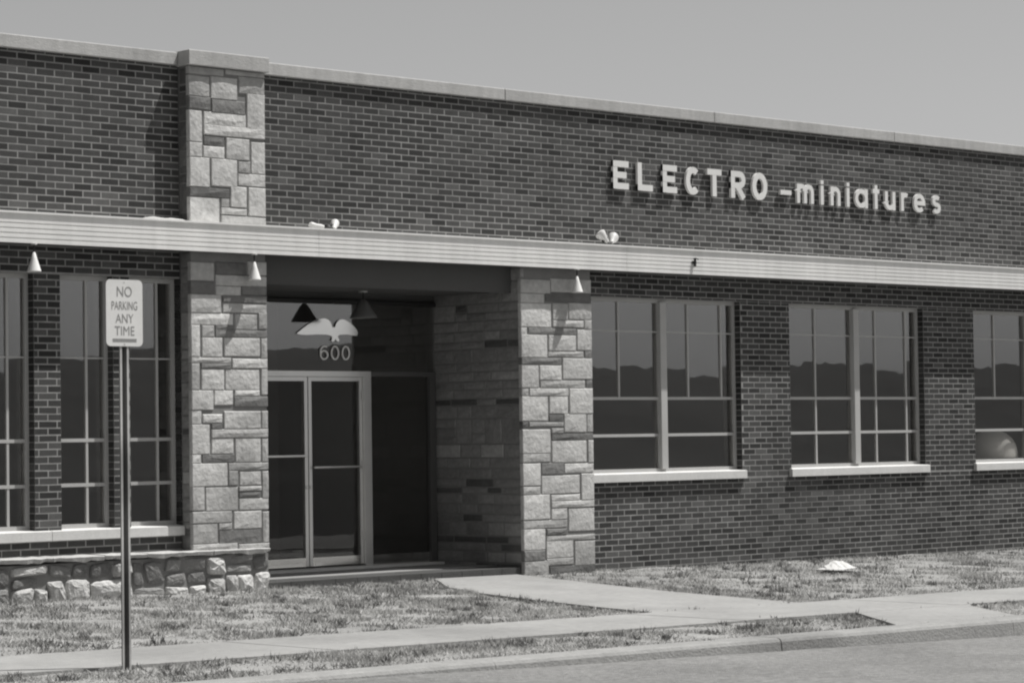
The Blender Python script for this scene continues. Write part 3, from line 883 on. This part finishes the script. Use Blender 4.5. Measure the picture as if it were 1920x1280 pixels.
def glyph(ch, W, Hh, s):
    """strokes inside 0..W, 0..Hh for stroke width s; (points, closed)"""
    h = s / 2
    x0, x1, z0, z1 = h, W - h, h, Hh - h
    cx, cz, rx, rz = W / 2, Hh / 2, W / 2 - h, Hh / 2 - h
    if ch == 'E': return [([(x0, 0), (x0, Hh)], 0), ([(0, z0), (W, z0)], 0), ([(0, cz), (W * .86, cz)], 0), ([(0, z1), (W, z1)], 0)]
    if ch == 'L': return [([(x0, 0), (x0, Hh)], 0), ([(0, z0), (W, z0)], 0)]
    if ch == 'C': return [(arc(cx + .01, cz, rx, rz, 48, 312, 20), 0)]
    if ch == 'T': return [([(cx, 0), (cx, Hh)], 0), ([(0, z1), (W, z1)], 0)]
    if ch == 'O': return [(arc(cx, cz, rx, rz, 0, 345, 23), 1)]
    if ch == 'R':
        r = (z1 - cz + .01) / 2
        return [([(x0, 0), (x0, Hh)], 0), ([(0, z1)] + arc(W - h - r, z1 - r, r, r, 90, -90, 8) + [(0, z1 - 2 * r)], 0), ([(W * .42, cz - .01), (W - h * .9, 0)], 0)]
    if ch == '-': return [([(0, cz), (W, cz)], 0)]
    if ch == 'i': return [([(cx, 0), (cx, Hh * .78)], 0), ([(cx, Hh * .85), (cx, Hh)], 0)]
    if ch == 'n': return [([(x0, 0), (x0, Hh)], 0), ([(x0, Hh - rx - h)] + arc(cx, Hh - h - rx, rx, rx, 180, 0, 10) + [(x1, 0)], 0)]
    if ch == 'm':
        r = (W / 2 - h) / 2
        return [([(x0, 0), (x0, Hh)], 0), ([(x0, Hh - r - h)] + arc(x0 + r, Hh - h - r, r, r, 180, 0, 8) + [(cx, 0)], 0),
                ([(cx, Hh - r - h)] + arc(cx + r, Hh - h - r, r, r, 180, 0, 8) + [(x1, 0)], 0)]
    if ch == 'u': return [([(x0, Hh), (x0, h + rx)] + arc(cx, h + rx, rx, rx, 180, 360, 10) + [(x1, h + rx)], 0), ([(x1, 0), (x1, Hh)], 0)]
    if ch == 'a': return [(arc(cx, cz, rx, rz, 0, 345, 23), 1), ([(x1, 0), (x1, Hh)], 0)]
    if ch == 't': return [([(cx, 0), (cx, Hh)], 0), ([(0, Hh * .74), (W, Hh * .74)], 0)]
    if ch == 'r': return [([(x0, 0), (x0, Hh)], 0), (arc(x0 + W * .45, Hh - h - W * .45, W * .45, W * .45, 175, 55, 8), 0)]
    if ch == 'e': return [(arc(cx, cz, rx, rz, 0, 312, 20), 0), ([(x0, cz), (W, cz)], 0)]
    if ch == 's':
        r = (Hh - s) / 4
        return [(arc(cx, Hh - h - r, rx, r, 35, 270, 12) + arc(cx, h + r, rx, r, 90, -145, 12)[1:], 0)]
    if ch == '6': return [(arc(cx, h + Hh * .29, rx, Hh * .29, 0, 345, 23), 1), ([(x0, h + Hh * .29)] + arc(cx + W * .10, Hh * .60, rx + W * .10, Hh * .40 - h, 178, 62, 10), 0)]
    if ch == '0': return [(arc(cx, cz, rx, rz, 0, 345, 23), 1)]
for ch, a0, a1, b0, b1 in LET:
    m = MB()
    s = .072 if ch in 'ELCTRO' else .056
    for k, (pts, closed) in enumerate(glyph(ch, a1 - a0, b1 - b0, s)):
        m.stroke(pts, s, -0.046 - .0006 * k, -0.012, bool(closed))
    o = m.build('letter', 'letter', sign)
    o.location = (a0 - 1.66, 0, b0 - 4.41)
    p = MB().rod(((a1 - a0) * .3, -.014, (b1 - b0) * .3), ((a1 - a0) * .3, .002, (b1 - b0) * .3), .008, 6).build('stud', 'dark_metal', o)

# eagle and house number on the transom
EY = DY - .012
eg = MB()
wingL = [(-2.05, 2.712), (-1.97, 2.765), (-1.88, 2.818), (-1.79, 2.858), (-1.72, 2.878), (-1.655, 2.886), (-1.60, 2.876), (-1.565, 2.85), (-1.545, 2.815), (-1.535, 2.79)]
wingR = [(-1.498, 2.79), (-1.485, 2.822), (-1.465, 2.852), (-1.43, 2.874), (-1.385, 2.882), (-1.33, 2.868), (-1.27, 2.84), (-1.215, 2.80), (-1.175, 2.765), (-1.165, 2.735), (-1.175, 2.700)]
under = [(-1.24, 2.702), (-1.33, 2.712), (-1.43, 2.708), (-1.462, 2.69), (-1.448, 2.668), (-1.432, 2.648), (-1.452, 2.628), (-1.478, 2.640), (-1.492, 2.662), (-1.508, 2.640), (-1.532, 2.626), (-1.552, 2.646),
         (-1.538, 2.668), (-1.548, 2.69), (-1.62, 2.706), (-1.76, 2.706), (-1.90, 2.698), (-1.99, 2.700)]
outl = wingL + wingR + under
n = len(outl)
ox, oz = -1.515, 2.70
eg.v = [(x - ox, -.010, z - oz) for x, z in outl] + [(x - ox, 0.006, z - oz) for x, z in outl]
eg.f = [tuple(range(n)), tuple(range(n, 2 * n))[::-1]] + [(i, i + n, (i + 1) % n + n, (i + 1) % n) for i in range(n)]
eagle = link('eagle_emblem', eg.mesh('eagle_emblem'), 'leaf_metal')
eagle.location = (ox, EY, oz)
tag(eagle, 'white spread-winged eagle emblem on the transom glass above the door', 'emblem')
num = empty('house_number', (-1.715, EY, 2.425))
tag(num, 'thin white house number 600 on the transom below the eagle', 'number')
for k, ch in enumerate('600'):
    m = MB()
    for q, (pts, closed) in enumerate(glyph(ch, .118, .160, .017)):
        m.stroke(pts, .017, -.008 - .0005 * q, .004, bool(closed))
    o = m.build('digit', 'white_paint', num)
    o.location = (k * .158, 0, 0)

# ------------------------------------------------------------------ lamps
def cone_lamp(x, label):
    r = empty('cone_lamp', (x, FY + .012, 3.165))
    tag(r, label, 'lamp', 'white cone lamps under the canopy')
    MB().lathe([(.064, 0.0), (.066, .006), (.030, .120), (.014, .178), (.006, .186)], 20).build('shade', 'lamp_white', r, smooth=True)
    MB().rod((0, 0, .18), (0, 0, CAN0 - 3.165 + .012), .008, 8).build('stem', 'dark_metal', r, smooth=True)
    MB().lathe([(.03, 0), (.03, .012)], 14, (0, 0, CAN0 - 3.165 - .012)).build('mount', 'lamp_gray', r)
    return r
cone_lamp(-6.505, 'white cone lamp under the canopy above the narrow tall windows')
cone_lamp(-3.862, 'white cone lamp under the canopy in front of the stone pillar left of the door')
cone_lamp(0.787, 'white cone lamp under the canopy in front of the stone pillar right of the door')

def pendant(x, y, zb, label, mat):
    r = empty('pendant_lamp', (x, y, zb))
    tag(r, label, 'lamp')
    m = MB()
    m.lathe([(.152, 0), (.150, .012), (.128, .050), (.098, .095), (.072, .140), (.052, .175), (.030, .196), (.018, .205)], 24, cap=False)
    m.lathe([(.146, .002), (.122, .050), (.092, .095), (.066, .140), (.046, .172), (.0, .185)], 24, cap=False)
    m.build('shade', mat, r, smooth=True)
    MB().rod((0, 0, .195), (0, 0, RC - zb + .004), .008, 8).build('stem', 'dark_metal', r)
    MB().lathe([(.050, 0), (.050, .02)], 16, (0, 0, RC - zb - .014)).build('mount', 'lamp_gray', r)
    MB().lathe([(.012, .02), (.035, .05), (.038, .08), (.02, .12), (.015, .17)], 14).build('bulb', 'lamp_gray', r, smooth=True)
pendant(-1.50, 0.77, 2.872, 'bell shaped pendant lamp hanging from the entrance ceiling before the transom', 'pendant_metal')

def flood(x, z, label, heads, arm):
    r = empty('floodlight', (x, -0.19, z))
    tag(r, label, 'floodlight', 'floodlights on top of the canopy')
    MB().lathe([(.05, 0), (.05, .02), (.03, .035), (.012, .05)], 14).build('base', 'dark_metal', r, smooth=True)
    MB().rod((-arm, 0, .045), (arm, 0, .05), .012, 8).build('arm', 'dark_metal', r, smooth=True)
    for (px, pz, ax, R) in heads:
        h = MB().lathe([(.022, -.02), (.028, .02), (R * .75, .06), (R, .105), (R, .125)], 18, (px, -.02, pz), ax, cap=True).build('lamp_head', 'lamp_gray', r, smooth=True)
        MB().lathe([(R * .93, 0), (R * .6, .014), (0.001, .02)], 18, tuple(Vector((px, -.02, pz)) + Vector(ax).normalized() * .126), ax, cap=False).build('lens', 'lamp_white', h, smooth=True)
flood(-2.80, CAN1 + .002, 'low twin floodlight on the canopy edge above the entrance', [(-.10, .02, (-.8, .35, .15), .032), (.06, .015, (.55, .5, .45), .045)], .11)
flood(1.40, CAN1 + .002, 'large pale floodlight on the canopy edge below the wall lettering', [(-.035, .045, (-.35, .5, .7), .062), (.045, .04, (.7, .45, .5), .062)], .09)
hook = MB()
hook.box(-.035, .035, -.012, 0, -.012, .012).box(-.012, .012, -.03, -.012, -.05, .05)
hook.rod((0, -.03, .045), (.03, -.05, .03), .008, 6).rod((0, -.03, -.045), (-.03, -.05, -.03), .008, 6)
hook = hook.build('bracket', 'dark_metal')
hook.location = (2.746, FY - .002, 3.575)
tag(hook, 'small dark metal bracket fixed on the canopy fascia below the lettering', 'bracket')

# ------------------------------------------------------------------ parking sign
px_, py_ = -9.925, -6.47
pz_ = yard(px_, py_)
ps = empty('parking_sign', (px_, py_, pz_))
tag(ps, 'white no-parking sign on a channel post at the edge of the sidewalk', 'sign')
PT = 2.62
def channel(name, prof, mat):
    m = MB()
    n = len(prof)
    m.v = [(a, b, -.3) for a, b in prof] + [(a, b, PT) for a, b in prof]
    m.f = [(i, (i + 1) % n, (i + 1) % n + n, i + n) for i in range(n)] + [tuple(range(n))[::-1], tuple(range(n, 2 * n))]
    return m.build(name, mat, ps)
channel('post', [(-.021, -.003), (-.013, .032), (.013, .032), (.021, -.003), (.0245, -.003), (.0165, .036), (-.0165, .036), (-.0245, -.003)], 'post_web')
for s in (-1, 1):
    channel('flange', [(s * .0205, -.0045), (s * .036, -.0045), (s * .036, -.0005), (s * .0255, -.0005)], 'post')
pw, ph, pr = .1525, .457, .035
pl = []
for cx_, cz_, a in ((pw - pr, ph - pr, 0), (-pw + pr, ph - pr, 90), (-pw + pr, pr, 180), (pw - pr, pr, 270)):
    pl += arc(cx_, cz_, pr, pr, a, a + 90, 6)
mb = MB()
n = len(pl)
mb.v = [(a, -.003, b) for a, b in pl] + [(a, .0, b) for a, b in pl]
mb.f = [tuple(range(n)), tuple(range(n, 2 * n))[::-1]] + [(i, i + n, (i + 1) % n + n, (i + 1) % n) for i in range(n)]
plate = mb.build('sign_plate', 'sign_white', ps)
SZ = 2.21
plate.location = (0, -.0065, SZ)
def print_text(txt, w, h, x, z, parent, mat, y=-.0042):
    cu = bpy.data.curves.new('text', 'FONT')
    cu.body = txt
    cu.align_x = 'CENTER'
    cu.offset = 0.0
    cu.extrude = 0.0
    o = bpy.data.objects.new('text_source', cu)
    col.objects.link(o)
    dg = bpy.context.evaluated_depsgraph_get()
    me = bpy.data.meshes.new_from_object(o.evaluated_get(dg))
    bpy.data.objects.remove(o)
    co = np.array([v.co[:] for v in me.vertices])
    mn, mx = co.min(0), co.max(0)
    for v in me.vertices:
        v.co = (((v.co.x - (mn[0] + mx[0]) / 2) / (mx[0] - mn[0])) * w, 0, ((v.co.y - mn[1]) / (mx[1] - mn[1])) * h)
    me.materials.clear()
    q = link('lettering', me, mat, parent)
    q.location = (x, y, z)
    return q
for t, w, h, z in (('NO', .125, .070, .340), ('PARKING', .215, .058, .250), ('ANY', .150, .062, .160), ('TIME', .165, .062, .075)):
    print_text(t, w, h, 0, z, plate, 'sign_ink')
ar = MB()
ar.stroke([(-.10, .047), (.10, .047)], .010, -.0045, -.0035)
ar.stroke([(-.10, .034), (.10, .034)], .005, -.0045, -.0035)
ar.build('printed_line', 'sign_ink', plate)
for z in (.016, .441):
    MB().lathe([(.007, 0), (.007, .0015)], 8, (0, -.003, z), (0, -1, 0)).build('bolt', 'lamp_gray', plate)

# ------------------------------------------------------------------ pale rounded thing inside the third window, litter on the lawn
dm = MB().lathe([(.35, 0), (.348, .08), (.33, .17), (.28, .26), (.20, .33), (.10, .37), (.005, .38)], 24)
dm = dm.build('rounded_shade', 'paper', None, smooth=True)
dm.location = (9.72, 0.50, 1.16)
tag(dm, 'pale rounded shade standing behind the glass of the window farthest down the wall', 'shade')
tb = box('work_bench', 8.75, 11.2, .20, 1.1, .1, 1.155, 'interior')
tag(tb, 'dark bench behind the glass carrying the pale rounded shade', 'bench')
mb = MB()
nx, ny = 14, 9
for j in range(ny):
    for i in range(nx):
        u, w = i / (nx - 1), j / (ny - 1)
        e = math.sin(math.pi * u) * math.sin(math.pi * w)
        mb.v.append(((u - .5) * .40 + random.uniform(-.012, .012), (w - .5) * .26 + random.uniform(-.012, .012), .02 + e * (.075 + random.uniform(-.022, .022))))
for j in range(ny - 1):
    for i in range(nx - 1):
        mb.f.append((j * nx + i, j * nx + i + 1, (j + 1) * nx + i + 1, (j + 1) * nx + i))
pp = mb.build('paper_scrap', 'scrap')
pp.location = (3.5, -1.78, yard(3.5, -1.78) + .01)
pp.rotation_euler = (0, 0, .3)
pp.scale = (1.3, 1.3, 1.1)
tag(pp, 'crumpled white paper scrap lying on the grass below the first wide window', 'litter')

# ------------------------------------------------------------------ grass
def in_poly(P, poly):
    x, y = P[:, 0], P[:, 1]
    ins = np.zeros(len(P), bool)
    n = len(poly)
    for i in range(n):
        x0, y0 = poly[i]; x1, y1 = poly[(i + 1) % n]
        c = ((y0 > y) != (y1 > y)) & (x < (x1 - x0) * (y - y0) / (y1 - y0 + 1e-12) + x0)
        ins ^= c
    return ins
def fnoise(P, freq, seed, n=40):
    r = np.random.default_rng(seed)
    k = r.normal(0, freq, (n, 2)); ph = r.uniform(0, 6.28, n)
    return np.sin(P @ k.T + ph).sum(1) / (n / 2) ** .5
def yard_np(x, y):
    return np.where(y > -5.0, 0.01 - 0.01 * x + 0.022 * np.minimum(y, 0), -0.10 - 0.01 * x)
def grass(name, regs, holes, seed, label):
    r = np.random.default_rng(seed)
    Ps = []
    for x0, x1, y0, y1, dens in regs:
        n = int((x1 - x0) * (y1 - y0) * dens)
        Ps.append(np.stack([r.uniform(x0, x1, n), r.uniform(y0, y1, n)], 1))
    P = np.concatenate(Ps)
    jit = r.normal(0, .035, P.shape)
    for h in holes:
        P = P[~in_poly(P + jit[:len(P)], h)]
    clump = fnoise(P, 7.0, seed + 1)
    big = fnoise(P, 1.6, seed + 2)
    keep = r.uniform(0, 1, len(P)) < np.clip(.62 + .25 * clump + .12 * big, .12, 1)
    P, clump, big = P[keep], clump[keep], big[keep]
    n = len(P)
    hgt = np.clip(.024 + .010 * clump + r.normal(0, .008, n), .008, .08)
    tall = fnoise(P, 11.0, seed + 5) > 1.75
    hgt[tall] *= 1.8
    bare = fnoise(P, 3.0, seed + 9) > 1.2
    hgt[bare] *= .7
    ang = r.uniform(0, 6.283, n); lean = r.normal(0, .022, (n, 2))
    wd = r.uniform(.004, .009, n)
    # weed tufts
    nt = int(len(P) / 330)
    ci = r.integers(0, n, nt); kk = r.integers(9, 26, nt)
    W = np.repeat(P[ci], kk, axis=0) + r.normal(0, 1, (kk.sum(), 2)) * np.repeat(r.uniform(.015, .05, nt), kk)[:, None]
    for hh in holes:
        W = W[~in_poly(W, hh)]
    P = np.concatenate([P, W]); m = len(W)
    hgt = np.concatenate([hgt, r.uniform(.025, .058, m)]); ang = np.concatenate([ang, r.uniform(0, 6.283, m)])
    lean = np.concatenate([lean, r.normal(0, .03, (m, 2))]); wd = np.concatenate([wd, r.uniform(.006, .013, m)])
    weed = np.arange(n + m) >= n
    tall = np.concatenate([tall, np.zeros(m, bool)]); big = np.concatenate([big, np.zeros(m)]); n += m
    z = yard_np(P[:, 0], P[:, 1]) - .012
    dx, dy = np.cos(ang) * wd, np.sin(ang) * wd
    V = np.empty((n, 3, 3))
    V[:, 0] = np.stack([P[:, 0] - dx, P[:, 1] - dy, z], 1)
    V[:, 1] = np.stack([P[:, 0] + dx, P[:, 1] + dy, z], 1)
    V[:, 2] = np.stack([P[:, 0] + lean[:, 0], P[:, 1] + lean[:, 1], z + hgt], 1)
    tone = np.clip(.385 + .035 * big + r.normal(0, .09, n), .12, .56)
    tone[tall] *= .45
    dark = fnoise(P, 14.0, seed + 8) > 1.5
    tone[dark] *= .45
    tone[weed] = r.uniform(.10, .20, int(weed.sum()))
    me = bpy.data.meshes.new(name)
    me.vertices.add(3 * n); me.loops.add(3 * n); me.polygons.add(n)
    me.vertices.foreach_set('co', V.reshape(-1))
    me.loops.foreach_set('vertex_index', np.arange(3 * n, dtype=np.int32))
    me.polygons.foreach_set('loop_start', np.arange(0, 3 * n, 3, dtype=np.int32))
    me.update(calc_edges=True)
    at = me.attributes.new('tone', 'FLOAT', 'POINT')
    at.data.foreach_set('value', np.repeat(tone, 3).astype(np.float32))
    o = link(name, me, 'grass')
    tag(o, label, 'grass', None, 'stuff')
grass('grass', [(-10.5, 0, -4.96, -.25, 2200), (-4.0, 14, -4.96, -.02, 1500)], [PATH + [(-.02, .2), (-1.3, .2)], [(-3.6, -.15), (-.05, -.15), (-.05, .5), (-3.6, .5)]], 21,
      'rough short grass growing between the building and the sidewalk')
grass('grass', [(-12.0, -1, -7.74, -6.32, 2600), (-1, 12, -7.74, -6.32, 1800)], [CROSS], 41, 'rough grass strip growing between the sidewalk and the kerb')
bpy.context.view_layer.update()
